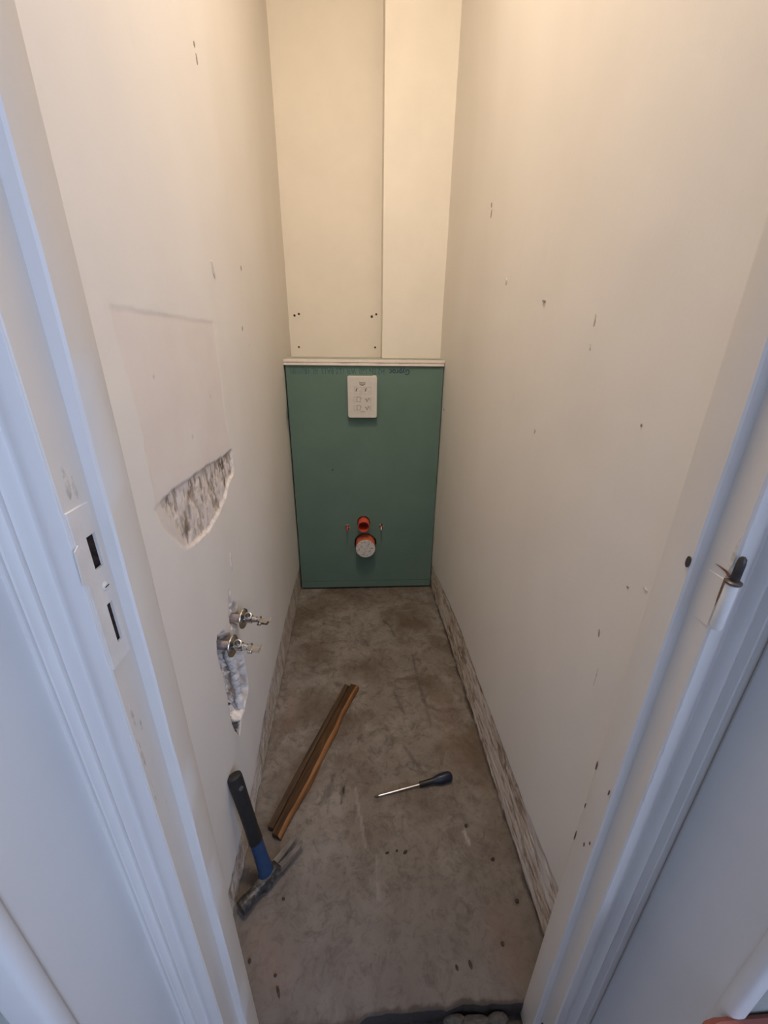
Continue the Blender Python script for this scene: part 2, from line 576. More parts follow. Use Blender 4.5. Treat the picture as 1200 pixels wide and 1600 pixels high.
for (y, z, ly, lz, mt, ln) in ((1.481, 1.690, .006, .010, 0, 0.2), (1.475, 1.668, .004, .014, 0, -.2), (1.272, 1.463, .005, .012, 1, 0), (1.004, 1.394, .009, .004, 0, 1.2), (0.949, 1.116, .004, .008, 1, 0), (0.592, 1.196, .002, .003, 0, 0),
                               (0.53, 0.953, .003, .003, 0, 0), (0.496, 0.972, .007, .0025, 1, 0), (0.566, 0.834, .003, .010, 0, .1), (0.777, 1.346, .003, .012, 1, 0), (0.775, 1.30, .003, .008, 1, 0), (1.952, 1.012, .010, .006, 0, 0), (0.545, 0.76, .001, .028, 1, 0), (0.60, 0.70, .002, .003, 0, 0)):
    scuff(wr, Rx, -1, y, z, ly, lz, M_SCUFF2 if mt else M_SCUFF, ln)
for (y, z, ly, lz, mt, ln) in ((1.160, 1.862, .006, .006, 0, 0), (1.166, 1.842, .005, .010, 0, -.2), (1.09, 1.452, .010, .020, 1, -.3), (1.362, 1.494, .004, .008, 0, 0), (1.30, 1.335, .005, .008, 0, 0), (1.36, 1.29, .004, .006, 1, 0), (0.92, 0.79, .003, .028, 1, .1)):
    scuff(wl, Lx, 1, y, z, ly, lz, M_SCUFF2 if mt else M_SCUFF, ln)


def build_floor():
    xs = axis((-0.36, 0.455, 0.006))
    ys = axis((0.388, 0.46, 0.004), (0.46, 2.27, 0.008))
    X, Y = np.meshgrid(xs, ys, indexing='ij')
    Z = (fbm(X * 4, Y * 4) - 0.5) * 0.004 + (fbm(X * 30, Y * 30) - 0.5) * 0.0016
    Yd = Y.copy()
    e = np.interp(xs, [-0.36, -0.02, 0.0, 0.16, 0.17, 0.20, 0.31, 0.45], [-0.02, -0.014, -0.002, 0.0, -0.003, 0.003, 0.002, 0.002])
    e = e + (fbm(xs * 50, xs * 0) - 0.5) * 0.008
    wgt = 1 - sstep(Y, 0.388, 0.42)
    Yd += wgt * e[:, None]
    mask = np.zeros(X.shape + (4,), np.float32)
    # dark line where floor meets the right-hand wall
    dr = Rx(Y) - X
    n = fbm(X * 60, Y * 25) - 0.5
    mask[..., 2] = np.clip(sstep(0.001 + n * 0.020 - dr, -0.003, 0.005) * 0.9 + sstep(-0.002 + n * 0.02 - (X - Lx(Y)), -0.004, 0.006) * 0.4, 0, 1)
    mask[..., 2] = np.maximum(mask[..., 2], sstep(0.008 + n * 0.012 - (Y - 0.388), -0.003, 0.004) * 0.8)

    def streak(ch, pts, wd, a):
        best = np.zeros(X.shape)
        for (ax, ay), (bx, by) in zip(pts[:-1], pts[1:]):
            ex, ey = bx - ax, by - ay
            tt = np.clip(((X - ax) * ex + (Y - ay) * ey) / (ex * ex + ey * ey), 0, 1)
            dd = np.hypot(X - ax - tt * ex, Y - ay - tt * ey)
            best = np.maximum(best, np.exp(-(dd / wd) ** 2))
        mask[..., ch] = np.maximum(mask[..., ch], best * a * (0.55 + 1.2 * np.clip(n + 0.3, 0, 1)))
    streak(2, [(0.22, 1.45), (0.225, 1.3), (0.24, 1.16), (0.245, 1.08)], 0.006, 0.5)
    streak(2, [(0.10, 1.70), (0.13, 1.66), (0.15, 1.58)], 0.006, 0.6)
    streak(2, [(0.12, 1.25), (0.14, 1.17), (0.155, 1.13)], 0.005, 0.5)
    streak(2, [(0.14, 1.0), (0.17, 0.94), (0.20, 0.89)], 0.006, 0.5)
    streak(2, [(-0.067, 0.87), (-0.072, 0.82)], 0.004, 1.0)
    streak(0, [(-0.03, 0.86), (-0.015, 0.78), (0.0, 0.70)], 0.004, 0.35)
    streak(0, [(0.03, 0.68), (0.032, 0.58)], 0.004, 0.3)
    streak(0, [(0.285, 0.725), (0.292, 0.695)], 0.004, 1.0)
    streak(0, [(-0.14, 0.96), (-0.15, 0.94)], 0.005, 0.8)
    streak(0, [(-0.335, 1.93), (-0.325, 1.93)], 0.006, 1.0)
    streak(1, [(-0.29, 1.25), (-0.28, 1.1)], 0.03, 0.35)
    streak(1, [(0.30, 1.2), (0.33, 0.95)], 0.05, 0.30)
    streak(1, [(-0.25, 0.52), (-0.20, 0.46)], 0.04, 0.35)
    streak(1, [(0.33, 0.52), (0.33, 0.44)], 0.04, 0.35)
    o = grid_mesh('floor', X, Yd, Z, (0, 0, -0.05), mask, M_FLOOR)
    return struct(o, 'bare stained concrete floor')


build_floor()

# back wall and the boxed-in pipe duct in its right-hand corner
bm = bmesh.new()
box(bm, (-0.62, YB, -0.03), (0.66, YB + 0.1, CEIL))
wb = struct(obj('wall_back', bm, M_BACK), 'cream plaster back wall above the cistern shelf')
bm = bmesh.new()
r_ = 0.0
box(bm, (0.1015, YB - 0.150, 1.2292), (0.60, YB + 0.02, CEIL), 0.002, 2)
duct = struct(obj('wall_duct', bm, plain('duct_paint', (0.82, 0.775, 0.69), 0.6, var=0.03, scale=6, bmp=0.08, spec=0.3)), 'cream boxed-in duct in the back corner')
bm = bmesh.new()
box(bm, (-0.62, 0.2, CEIL), (0.66, YB + 0.1, CEIL + 0.08))
struct(obj('ceiling', bm, M_CEIL), 'white ceiling of the small room')

# screw holes left by a cistern on the back wall
M_HOLE = plain('old_plug_hole', (0.05, 0.038, 0.03), 0.9, var=0.3)
M_PUTTY = plain('hole_rim', (0.55, 0.49, 0.41), 0.8, var=0.2)
for (hx, hz, r) in ((-0.326, 1.419, .0050), (-0.304, 1.426, .0045), (0.056, 1.419, .0055), (0.078, 1.430, .0045), (-0.314, 1.274, .0045), (0.073, 1.277, .0045)):
    bm = bmesh.new()
    pts = 12
    ring = [(hx + r * (1 + .25 * rng.random()) * math.cos(2 * math.pi * k / pts), YB - 0.0012, hz + r * (1 + .25 * rng.random()) * math.sin(2 * math.pi * k / pts)) for k in range(pts)]
    prism(bm, ring, (0, 0.002, 0))
    obj('screw_hole', bm, M_HOLE, wb)

# front wall of the room (around the doorway), its reveals, and the hall
LXJ, RXJ = -0.236, 0.347          # rebate faces of the door lining
bm = bmesh.new()
box(bm, (-0.62, 0.3255, -0.06), (-0.262, 0.389, CEIL))
box(bm, (0.373, 0.3255, -0.06), (0.66, 0.389, CEIL))
box(bm, (-0.262, 0.3255, 2.075), (0.373, 0.389, CEIL))
struct(obj('wall_front', bm, M_BACK), 'plaster wall around the doorway')
bm = bmesh.new()
box(bm, (-1.25, 0.203, -0.06), (-0.307, 0.325, 2.6), 0.004)
struct(obj('wall_reveal_left', bm, M_REVEAL), 'white side of the deep door recess, strike plate side')
bm = bmesh.new()
box(bm, (0.424, 0.203, -0.06), (1.3, 0.325, 2.6), 0.004)
struct(obj('wall_reveal_right', bm, M_REVEAL), 'white side of the deep door recess, hinge side')
for nm, a, b, lab in (('trim_1', -0.342, -0.300, 'rounded white edge strip of the recess beside the strike plate side'), ('trim_2', 0.4175, 0.440, 'rounded white edge strip of the recess on the hinge side')):
    bm = bmesh.new()
    box(bm, (a, 0.188, -0.06), (b, 0.208, 2.6), 0.0085, 4)
    struct(obj(nm, bm, M_REVEAL, smooth=True), lab)
bm = bmesh.new()
box(bm, (-1.25, 0.194, -0.06), (-0.343, 0.2025, 2.6))
box(bm, (0.441, 0.194, -0.06), (1.3, 0.2025, 2.6))
box(bm, (-0.343, 0.194, 2.2), (0.441, 0.2025, 2.6))
struct(obj('wall_hall_front', bm, M_HALL), 'grey green hall wall around the door recess')
M_HALLW = plain('hall_white', (0.7, 0.7, 0.7), 0.7, var=0.03)
for nm, a, b in (('wall_hall_left', (-1.3, -2.55, -0.06), (-1.25, 0.325, 2.6)),):
    bm = bmesh.new()
    box(bm, a, b)
    struct(obj(nm, bm, M_HALLW))
bm = bmesh.new()
y0, y1, z0, z1, wx = WIN
box(bm, (wx, -2.65, -0.06), (wx + .05, y0, 2.6))
box(bm, (wx, y1, -0.06), (wx + .05, 0.325, 2.6))
box(bm, (wx, y0, -0.06), (wx + .05, y1, z0))
box(bm, (wx, y0, z1), (wx + .05, y1, 2.6))
struct(obj('wall_hall_right', bm, M_HALLW))
bm = bmesh.new()
box(bm, (-1.3, -2.65, -0.06), (1.3, -2.55, 2.6))
struct(obj('wall_hall_rear', bm, M_HALLW))
wy = -2.55
bm = bmesh.new()
box(bm, (-1.3, wy - .1, 2.6), (1.35, 0.2, 2.66))
struct(obj('ceiling.001', bm, M_HALLW), 'hall ceiling')
bm = bmesh.new()
box(bm, (-1.3, wy - .1, -0.08), (1.35, 0.305, 0.0))
struct(obj('floor.001', bm, plain('hall_floor', (0.11, 0.075, 0.06), 0.6, var=0.2, scale=12)), 'hall floor')
# broken-out pocket at the threshold
bm = bmesh.new()
box(bm, (-0.36, 0.305, -0.12), (0.45, 0.45, -0.055))
struct(obj('floor.002', bm, M_SUB), 'dark broken-out pocket under the doorway')

# ------------------------------------------------------------------ door frame (door taken off)
door = bpy.data.objects.new('door_1', None)
COL.objects.link(door)
struct(door, 'old white painted door frame without its door')
HEAD = 2.05


def casing(name, sgn, xin):
    """moulded casing: profile in (outward distance, proudness) extruded up"""
    prof = [(-0.0037, 0.0), (-0.0037, 0.014), (-0.002, 0.0165), (0.0075, 0.0165), (0.012, 0.0156), (0.018, 0.0122), (0.0235, 0.0080), (0.0265, 0.0078), (0.0280, 0.0130), (0.0293, 0.0205), (0.0310, 0.0220), (0.0330, 0.0200),
            (0.0370, 0.0150), (0.0415, 0.0115), (0.0455, 0.0105), (0.0472, 0.0135), (0.0488, 0.0188), (0.0505, 0.0195), (0.0530, 0.0165), (0.0570, 0.0105), (0.0605, 0.0065), (0.0625, 0.0062), (0.0635, 0.0090), (0.0700, 0.0090), (0.0700, 0.0)]
    bm = bmesh.new()
    zs = axis((0.0, 0.75, 0.25), (0.75, 1.3, 0.006), (1.3, HEAD, 0.15))
    rings = []
    for z in zs:
        ring = []
        for k, (a, b) in enumerate(prof):
            j = 0.0
            if k in (1, 2) and 0.75 < z < 1.3:
                j = (float(fbm(np.array(z * 60.0), np.array(k * 0.3 + sgn))) - 0.5) * 0.0035
            ring.append(bm.verts.new((xin + sgn * (a + max(j, 0.0)), (0.3252 if sgn < 0 else 0.3325) - b * 0.95, z)))
        rings.append(ring)
    n = len(prof)
    for i in range(len(rings) - 1):
        for k in range(n):
            bm.faces.new((rings[i][k], rings[i][(k + 1) % n], rings[i + 1][(k + 1) % n], rings[i + 1][k]))
    bm.faces.new(rings[0])
    bm.faces.new(rings[-1])
    return obj(name, bm, M_GLOSS, door, smooth=True)


casing('casing', -1, LXJ - 0.0040)
casing('casing', 1, RXJ + 0.0040)
bm = bmesh.new()
box(bm, (LXJ - 0.07, 0.308, HEAD - 0.01), (RXJ + 0.07, 0.3252, HEAD + 0.06), 0.004)
obj('casing', bm, M_GLOSS, door)


def lining(name, a, b):
    bm = bmesh.new()
    box(bm, a, b, 0.001, 1)
    return obj(name, bm, M_CREAM, door)


jl = lining('door_lining', (LXJ - 0.0105, 0.3105, -0.05), (LXJ, 0.3895, HEAD))
jr = lining('door_lining', (RXJ, 0.3185, -0.05), (RXJ + 0.0105, 0.3895, HEAD))
lining('door_lining', (LXJ - 0.02, 0.3105, HEAD), (RXJ + 0.02, 0.3895, HEAD + 0.025))


def stop(name, xa, sgn):
    bm = bmesh.new()
    zs = axis((-0.045, HEAD, 0.03))
    rings = []
    for z in zs:
        j = [(float(fbm(np.array(z * 9.0 + q * 7), np.array(sgn + 3.0))) - 0.5) * 0.0024 for q in range(3)]
        p = [(0, 0.3475), (0.0105 + j[0], 0.3475 + j[1] * .3), (0.0125 + j[0], 0.3495 + j[1]), (0.0128 + j[2] * .5, 0.3855), (0.0115, 0.389), (0, 0.389)]
        rings.append([bm.verts.new((xa + sgn * a, b, z)) for a, b in p])
    for i in range(len(rings) - 1):
        for k in range(6):
            bm.faces.new((rings[i][k], rings[i][(k + 1) % 6], rings[i + 1][(k + 1) % 6], rings[i + 1][k])).material_index = 1 if k in (2, 3, 4) else 0
    bm.faces.new(rings[0])
    bm.faces.new(rings[-1])
    return obj(name, bm, [M_GLOSS, M_CREAM], door, smooth=True)


stop('door_stop', LXJ, 1)
sr = stop('door_stop', RXJ, -1)
bm = bmesh.new()
box(bm, (LXJ, 0.3475, HEAD - 0.0125), (RXJ, 0.389, HEAD), 0.001, 1)
obj('door_stop', bm, M_GLOSS, door)


def cut_box(a, b):
    bm = bmesh.new()
    box(bm, a, b)
    return bm


SLOTS = [(0.3255, 0.3375, 1.1175, 1.1500), (0.3265, 0.3345, 1.0375, 1.0810)]
carve(jl, [cut_box((LXJ - 0.022, s[0] - .002, s[2] - .002), (LXJ + 0.01, s[1] + .002, s[3] + .002)) for s in SLOTS])
bm = bmesh.new()
for s in SLOTS:
    vs = box(bm, (LXJ - 0.0215, s[0] - .0018, s[2] - .0018), (LXJ - 0.0014, s[1] + .0018, s[3] + .0018))
    bmesh.ops.delete(bm, geom=[f for f in {f for v in vs for f in v.link_faces} if all(v.co.x > LXJ - 0.002 for v in f.verts)], context='FACES')
obj('mortise', bm, plain('shaded_mortise_liner', (0.045, 0.026, 0.019), 0.9, var=0.5, scale=200), door)  # dark liner: the shade inside the slots is put into its colour
# strike plate, painted over
M_PLATE = plain('overpainted_plate', (0.70, 0.665, 0.615), 0.33, var=0.10, scale=25, bmp=0.1)
bm = bmesh.new()
box(bm, (LXJ - 0.0012, 0.3115, 1.018), (LXJ + 0.0014, 0.3405, 1.178), 0.0006, 1)
sp = obj('strike_plate', bm, M_PLATE, door)
sp['label'] = 'cream overpainted steel strike plate with two slots'
carve(sp, [cut_box((LXJ - 0.02, s[0], s[2]), (LXJ + 0.02, s[1], s[3])) for s in SLOTS])
bm = bmesh.new()
tube(bm, [(LXJ + 0.0005, 0.3315, 1.0985), (LXJ + 0.0021, 0.3315, 1.0985), (LXJ + 0.0030, 0.3315, 1.0985)], [0.0042, 0.0042, 0.0024], 14)
box(bm, (LXJ + 0.0029, 0.3288, 1.0980), (LXJ + 0.0033, 0.3342, 1.0990), mi=1)
obj('screw', bm, [M_PLATE, M_DARK], sp)
bm = bmesh.new()     # lip of the plate bent over the casing edge
prism(bm, [(LXJ + 0.0022, 0.3045, 1.116), (LXJ + 0.0022, 0.3120, 1.112), (LXJ + 0.0022, 0.3120, 1.150), (LXJ + 0.0022, 0.3060, 1.1465)], (0.0012, 0, 0))
obj('plate_lip', bm, M_PLATE, sp)

# scraped-bare paint spots along the strike side
M_BARE = plain('scraped_paint', (0.60, 0.545, 0.465), 0.7, var=0.3, scale=120, bmp=0.3)
M_RUST = plain('rust_stain', (0.17, 0.085, 0.055), 0.8, var=0.5, scale=150)


def blot(name, mat, xface, sgn, pts, parent, th=0.0004):
    """thin irregular flake on a lining face; pts are (y, z)"""
    bm = bmesh.new()
    prism(bm, [(xface, y, z) for y, z in pts], (sgn * th, 0, 0))
    return obj(name, bm, mat, parent)


def ragged(cy, cz, ry, rz, n=16, tilt=0.0):
    out = []
    for k in range(n):
        a = 2 * math.pi * k / n
        q = 0.65 + 0.5 * rng.random()
        yy, zz = math.cos(a) * ry * q, math.sin(a) * rz * q
        out.append((cy + yy * math.cos(tilt) - zz * math.sin(tilt), cz + yy * math.sin(tilt) + zz * math.cos(tilt)))
    return out


for (cy, cz, ry, rz) in ((0.324, 1.200, 0.003, 0.016), (0.331, 1.192, 0.002, 0.010), (0.3185, 0.955, 0.002, 0.018), (0.3150, 0.905, 0.0015, 0.025), (0.326, 0.93, 0.0015, 0.008), (0.3150, 0.84, 0.0015, 0.02), (0.329, 0.80, 0.001, 0.007)):
    blot('paint_scrape', M_BARE, LXJ, 1, ragged(cy, cz, ry, rz), door)

# pin of the lift-off hinge on the other side
hinge = bpy.data.objects.new('hinge', None)
COL.objects.link(hinge)
hinge.parent = door
HX, HY = 0.3465, 0.3110
HDZ = 0.010
M_IRON = plain('dark_greasy_iron', (0.055, 0.047, 0.043), 0.45, 0.6, var=0.4, scale=120)
bm = bmesh.new()
tube(bm, [(HX, HY, 1.0500), (HX, HY, 1.0530), (HX, HY, 1.0980), (HX, HY, 1.1005)], [0.0046, 0.0055, 0.0055, 0.0049], 18)
obj('knuckle', bm, M_GLOSS, hinge, smooth=True)
bm = bmesh.new()
tube(bm, [(HX, HY, 1.1005), (HX, HY, 1.1015), (HX, HY, 1.1035), (HX, HY, 1.1045)], [0.0058, 0.0068, 0.0068, 0.0052], 20)
o = obj('washer', bm, plain('worn_washer', (0.16, 0.13, 0.11), 0.4, 0.7, var=0.3, scale=100), hinge, smooth=True)
bm = bmesh.new()
tube(bm, [(HX, HY, 1.1040), (HX, HY, 1.1220), (HX, HY, 1.1275), (HX, HY, 1.1295)], [0.0038, 0.0038, 0.0032, 0.0016], 18)
o = obj('pin', bm, M_IRON, hinge, smooth=True)
o['label'] = 'dark greasy upright hinge pin'
bm = bmesh.new()
box(bm, (RXJ - 0.0006, 0.3200, 1.045), (RXJ + 0.0008, 0.3400, 1.100), 0.0004, 1)
obj('hinge_leaf', bm, M_CREAM, hinge)
blot('rust_mark', M_RUST, RXJ - 0.0006, -1, [(0.3160, 1.1045), (0.3180, 1.1045), (0.322, 1.1072), (0.330, 1.1085), (0.335, 1.1093), (0.329, 1.1096), (0.321, 1.1094), (0.318, 1.108), (0.316, 1.1075)], hinge)
blot('rust_mark', M_RUST, RXJ - 0.0007, -1, [(0.3190, 1.102), (0.3208, 1.1015), (0.3205, 1.080), (0.3198, 1.070), (0.3188, 1.088)], hinge)
blot('paint_scrape', M_BARE, RXJ - 0.0001, -1, ragged(0.3205, 1.125, 0.002, 0.022), door)
bm = bmesh.new()
prism(bm, [(0.3344 - .0001, 0.3525 + 0.0028 * math.cos(a) * (1 + .2 * rng.random()), 1.1015 + 0.006 * math.sin(a) * (1 + .2 * rng.random())) for a in [2 * math.pi * k / 12 for k in range(12)]], (-0.0006, 0, 0))
obj('bolt_hole', bm, M_HOLE, door)

for y, z, ry, rz in ((0.388, 0.745, .0012, .010), (0.386, 0.66, .001, .006), (0.3875, 0.585, .0012, .012), (0.366, 0.60, .0015, .005), (0.357, 0.62, .0015, .004), (0.3535, 0.74, .001, .006)):
    blot('paint_nick', M_RUST, 0.3342, -1, ragged(y, z, ry, rz, 10), door, 0.0006)
blot('paint_nick', M_HOLE, RXJ - 0.0002, -1, ragged(0.340, 0.06, 0.004, 0.012, 12), door, 0.0006)

# ------------------------------------------------------------------ green board, shelf, toilet connections
def green():
    m, t, b = nt('green_moisture_board')
    f = noise(t, 5, 5, 0.6, 0.3)
    c = ramp(t, f, [(0.3, (0.122, 0.200, 0.168)), (0.7, (0.142, 0.225, 0.190))])
    c = mix(t, ramp(t, noise(t, 90, 3, 0.7), [(0.72, 0.0), (0.78, 0.45)]), c, (0.35, 0.43, 0.38))
    t.links.new(c, b.inputs['Base Color'])
    b.inputs['Roughness'].default_value = 0.75
    b.inputs['Specular IOR Level'].default_value = 0.25
    bump(t, b, noise(t, 200, 3), 0.08, 0.0008)
    return m


M_GREEN = green()
PX0, PX1, PZ0, PZ1 = -0.3445, 0.3840, 0.012, 1.2025
panel = thing('plasterboard_panel', 'tall green moisture-resistant plasterboard panel closing off the far end', 'panel', (0.02, YP, PZ0))
P0 = Vector((0.02, YP, PZ0))
bm = bmesh.new()
box(bm, (PX0 - P0.x, 0, 0), (PX1 - P0.x, 0.0125, PZ1 - PZ0), 0.001, 1)
sheet = obj('board', bm, M_GREEN, panel)
FL = (0.006, 0.412)      # flush pipe centre x,z
WS = (0.015, 0.288)      # waste pipe
ST = ((-0.081, 0.388), (0.100, 0.388))


def cyl_cut(x, z, r, sx=1.0, sz=1.0):
    bm = bmesh.new()
    pts = []
    for k in range(28):
        a = 2 * math.pi * k / 28
        q = 1 + 0.05 * (rng.random() - .5)
        pts.append((x - P0.x + r * sx * q * math.cos(a), -0.02, z - P0.z + r * sz * q * math.sin(a)))
    prism(bm, pts, (0, 0.06, 0))
    return bm


carve(sheet, [cyl_cut(FL[0], FL[1] + .003, 0.0345, 1, 1.03), cyl_cut(WS[0] - .001, WS[1] + .002, 0.060), cyl_cut(ST[0][0], ST[0][1], 0.013, .75, 1.4), cyl_cut(ST[1][0], ST[1][1], 0.013, .75, 1.3)])


def lettering(name, body, x, y, z, size, mat, parent, turned=False, squeeze=1.0, origin=None):
    cu = bpy.data.curves.new(name, 'FONT')
    cu.body = body
    cu.size = size
    cu.align_x = 'CENTER'
    cu.align_y = 'CENTER'
    cu.extrude = 0.0002
    cu.offset = size * 0.018
    tmp = bpy.data.objects.new('tmp_text', cu)
    COL.objects.link(tmp)
    dg = bpy.context.evaluated_depsgraph_get()
    dg.update()
    me = bpy.data.meshes.new_from_object(tmp.evaluated_get(dg))
    bpy.data.objects.remove(tmp)
    R_ = Matrix.Rotation(math.radians(90), 4, 'X') @ Matrix.Diagonal((squeeze, 1, 1, 1))
    if turned:
        R_ = Matrix.Rotation(math.pi, 4, 'Y') @ R_
    me.transform(R_)
    me.materials.clear()
    me.materials.append(mat)
    o = bpy.data.objects.new(name, me)
    COL.objects.link(o)
    o.parent = parent
    og = origin or Vector((0, 0, 0))
    o.location = (x - og.x, y - og.y, z - og.z)
    return o


M_INK1 = plain('faint_teal_ink', (0.060, 0.135, 0.135), 0.8, var=0.35, scale=60)
M_INK2 = plain('navy_ink', (0.022, 0.05, 0.095), 0.8, var=0.3, scale=60)
o = lettering('lettering', 'Gyproc', 0.178, YP, 1.1765, 0.034, M_INK2, panel, True, 0.92, P0)
o['label'] = 'navy upside-down printed lettering'
o = lettering('lettering', 'H2 EN 520  WR 12,5 BA13  RL 18', -0.075, YP, 1.1785, 0.036, M_INK1, panel, True, 0.72, P0)
o['label'] = 'faint teal upside-down printed lettering'
bm = bmesh.new()
for k in range(9):
    xx = -0.325 + k * 0.0075
    box(bm, (xx - P0.x, -0.0003, 1.164 - P0.z), (xx + 0.003 - P0.x, 0.0001, 1.193 - P0.z))
obj('printed_bars', bm, M_INK1, panel)
# faint factory line along the bottom edge
bm = bmesh.new()
box(bm, (PX0 - P0.x + .004, -0.0003, 0.040), (PX1 - P0.x - .004, 0.0001, 0.043))
obj('printed_line', bm, plain('board_line', (0.075, 0.14, 0.118), 0.8, var=0.3, scale=40), panel)
bm = bmesh.new()
tube(bm, [(-0.148 - P0.x, -0.0006, 0.705 - P0.z), (-0.148 - P0.x, 0.001, 0.705 - P0.z)], [0.0036, 0.0042], 12)
obj('screw', bm, plain('black_screw', (0.02, 0.02, 0.022), 0.5, 0.5), panel)

# shelf of two board layers
M_GYP = plain('gypsum_edge', (0.86, 0.79, 0.71), 0.8, var=0.05, scale=60, bmp=0.1)
M_PAPER = plain('board_top_paper', (0.36, 0.38, 0.32), 0.8, var=0.1, scale=20)
shelf = thing('cistern_shelf', 'cream-edged double-layer plasterboard shelf lying on top of the green panel', 'shelf', (0.02, 2.12, 1.2027))
S0 = Vector((0.02, 2.12, 1.2027))
for k, (za, zb, fy, xr) in enumerate(((0.0, 0.0118, 1.9880, 0.3855), (0.0136, 0.0262, 1.9860, 0.3868))):
    bm = bmesh.new()
    n = 60
    xs_ = [-0.3500 + (xr + 0.3500) * i / n for i in range(n + 1)]
    fr = [fy + (float(fbm(np.array(x * 25.), np.array(k * 4.))) - .5) * 0.004 for x in xs_]
    fr[-1] += 0.006
    fr[-2] += 0.002
    poly = [(x - S0.x, f - S0.y, za) for x, f in zip(xs_, fr)] + [(xr - S0.x, YB - 0.152 - S0.y, za), (0.099 - S0.x, YB - 0.152 - S0.y, za), (0.099 - S0.x, YB - 0.001 - S0.y, za), (-0.3500 - S0.x, YB - 0.001 - S0.y, za)]
    prism(bm, poly, (0, 0, zb - za))
    bm.normal_update()
    for f in bm.faces:
        if abs(f.normal.z) > 0.9:
            f.material_index = 1
    obj('board_layer', bm, [M_GYP, M_PAPER], shelf)

# flush opening cover
M_PLASTIC = plain('off_white_plastic', (0.66, 0.63, 0.57), 0.45, var=0.04, scale=40)
cov = thing('flush_access_cover', 'white plastic rounded cover box with small printed diagrams on the green panel', 'cover', (0.005, YP, 1.063))
C0 = Vector((0.005, YP, 1.063))
bm = bmesh.new()


def rrect(w_, h_, r, n=6, y=0.0):
    out = []
    for cx, cz, a0 in ((w_ / 2 - r, h_ / 2 - r, 0), (-w_ / 2 + r, h_ / 2 - r, 90), (-w_ / 2 + r, -h_ / 2 + r, 180), (w_ / 2 - r, -h_ / 2 + r, 270)):
        for k in range(n + 1):
            a = math.radians(a0 + 90 * k / n)
            out.append((cx + r * math.cos(a), y, cz + r * math.sin(a)))
    return out


def loft(bm, rings, cap0=True, cap1=True, mi=0):
    vs = [[bm.verts.new(p) for p in r] for r in rings]
    n = len(vs[0])
    for i in range(len(vs) - 1):
        for k in range(n):
            bm.faces.new((vs[i][k], vs[i][(k + 1) % n], vs[i + 1][(k + 1) % n], vs[i + 1][k])).material_index = mi
    if cap0:
        bm.faces.new(vs[0][::-1]).material_index = mi
    if cap1:
        bm.faces.new(vs[-1]).material_index = mi


loft(bm, [rrect(0.140, 0.190, 0.010, y=-0.0002), rrect(0.138, 0.188, 0.010, y=-0.020), rrect(0.1365, 0.1865, 0.0095, y=-0.0255), rrect(0.133, 0.183, 0.008, y=-0.028)])
obj('cover_body', bm, M_PLASTIC, cov, smooth=True)
bm = bmesh.new()
box(bm, (0.046, -0.026, 0.089), (0.066, -0.016, 0.0985), 0.003, 2)
obj('tab', bm, M_PLASTIC, cov)
M_PRINT = plain('grey_print', (0.16, 0.13, 0.11), 0.8, var=0.2)
M_PRINT2 = plain('pale_grey_print', (0.36, 0.33, 0.29), 0.8, var=0.2)
YF = -0.0283
o = lettering('lettering', 'GROHE', 0.0, YF, 0.0655, 0.0105, M_PRINT, cov, False, 0.82)
bm = bmesh.new()
for k, (hw, zz) in enumerate(((0.0135, 0.0595), (0.0105, 0.0572), (0.007, 0.055))):
    pts = [(-hw + 2 * hw * i / 10, zz - 0.0018 * math.sin(math.pi * i / 10)) for i in range(11)]
    for (xa, za), (xb, zb) in zip(pts[:-1], pts[1:]):
        prism(bm, [(xa, YF, za), (xb, YF, zb), (xb, YF, zb + .0016), (xa, YF, za + .0016)], (0, -0.0002, 0))
obj('emblem', bm, M_PRINT, cov)


def strokes(name, segs, cx, cz, mat, th=0.0014):
    bm = bmesh.new()
    for (xa, za, xb, zb) in segs:
        d = Vector((xb - xa, 0, zb - za))
        nrm = Vector((-d.z, 0, d.x)).normalized() * th / 2
        a, b = Vector((cx + xa, YF, cz + za)), Vector((cx + xb, YF, cz + zb))
        prism(bm, [a - nrm, b - nrm, b + nrm, a + nrm], (0, -0.0002, 0))
    return obj(name, bm, mat, cov)


sq = lambda a, b, c, d: [(a, b, c, b), (c, b, c, d), (c, d, a, d), (a, d, a, b)]
FRAME = [(0.016, -0.010, -0.014, -0.012)]
for cx in (-0.019, 0.024):
    strokes('pictogram', [(-0.010, 0.004, -0.007, 0.011), (-0.010, 0.004, -0.0105, -0.003), (-0.0085, 0.0, -0.0075, 0.009), (-0.007, 0.011, -0.003, 0.012)], cx, 0.030, M_PRINT, 0.0034)
    strokes('pictogram', [(0.006, -0.003, 0.010, 0.0), (0.006, -0.003, 0.009, -0.007), (0.009, -0.007, 0.011, -0.003)] + sq(-0.017, -0.014, 0.017, 0.017), cx, 0.030, M_PRINT2, 0.0011)
for cz in (-0.008, -0.046):
    strokes('pictogram', sq(-0.009, -0.011, 0.006, 0.011) + [(-0.009, 0.011, -0.004, 0.013), (0.008, 0.006, 0.010, 0.002), (0.008, 0.004, 0.012, 0.004)], -0.016, cz, M_PRINT, 0.0014)
    strokes('pictogram', [(-0.008, 0.003, -0.002, 0.001), (-0.004, 0.004, 0.003, -0.010), (0.002, 0.003, 0.004, -0.012), (0.006, 0.006, 0.012, 0.004), (0.012, 0.004, 0.010, -0.004), (0.008, 0.008, 0.013, -0.001)], 0.019, cz, M_PRINT, 0.0018)
    strokes('pictogram', sq(-0.040, -0.012, -0.029, 0.010), 0.0, cz, M_PRINT2, 0.0009)
    strokes('pictogram', sq(0.036, -0.012, 0.040, 0.010), 0.0, cz, M_PRINT2, 0.0009)
strokes('pictogram', [(-0.012, 0, 0.012, 0), (-0.009, 0.003, 0.004, 0.003)], 0.002, -0.066, M_PRINT2, 0.0018)

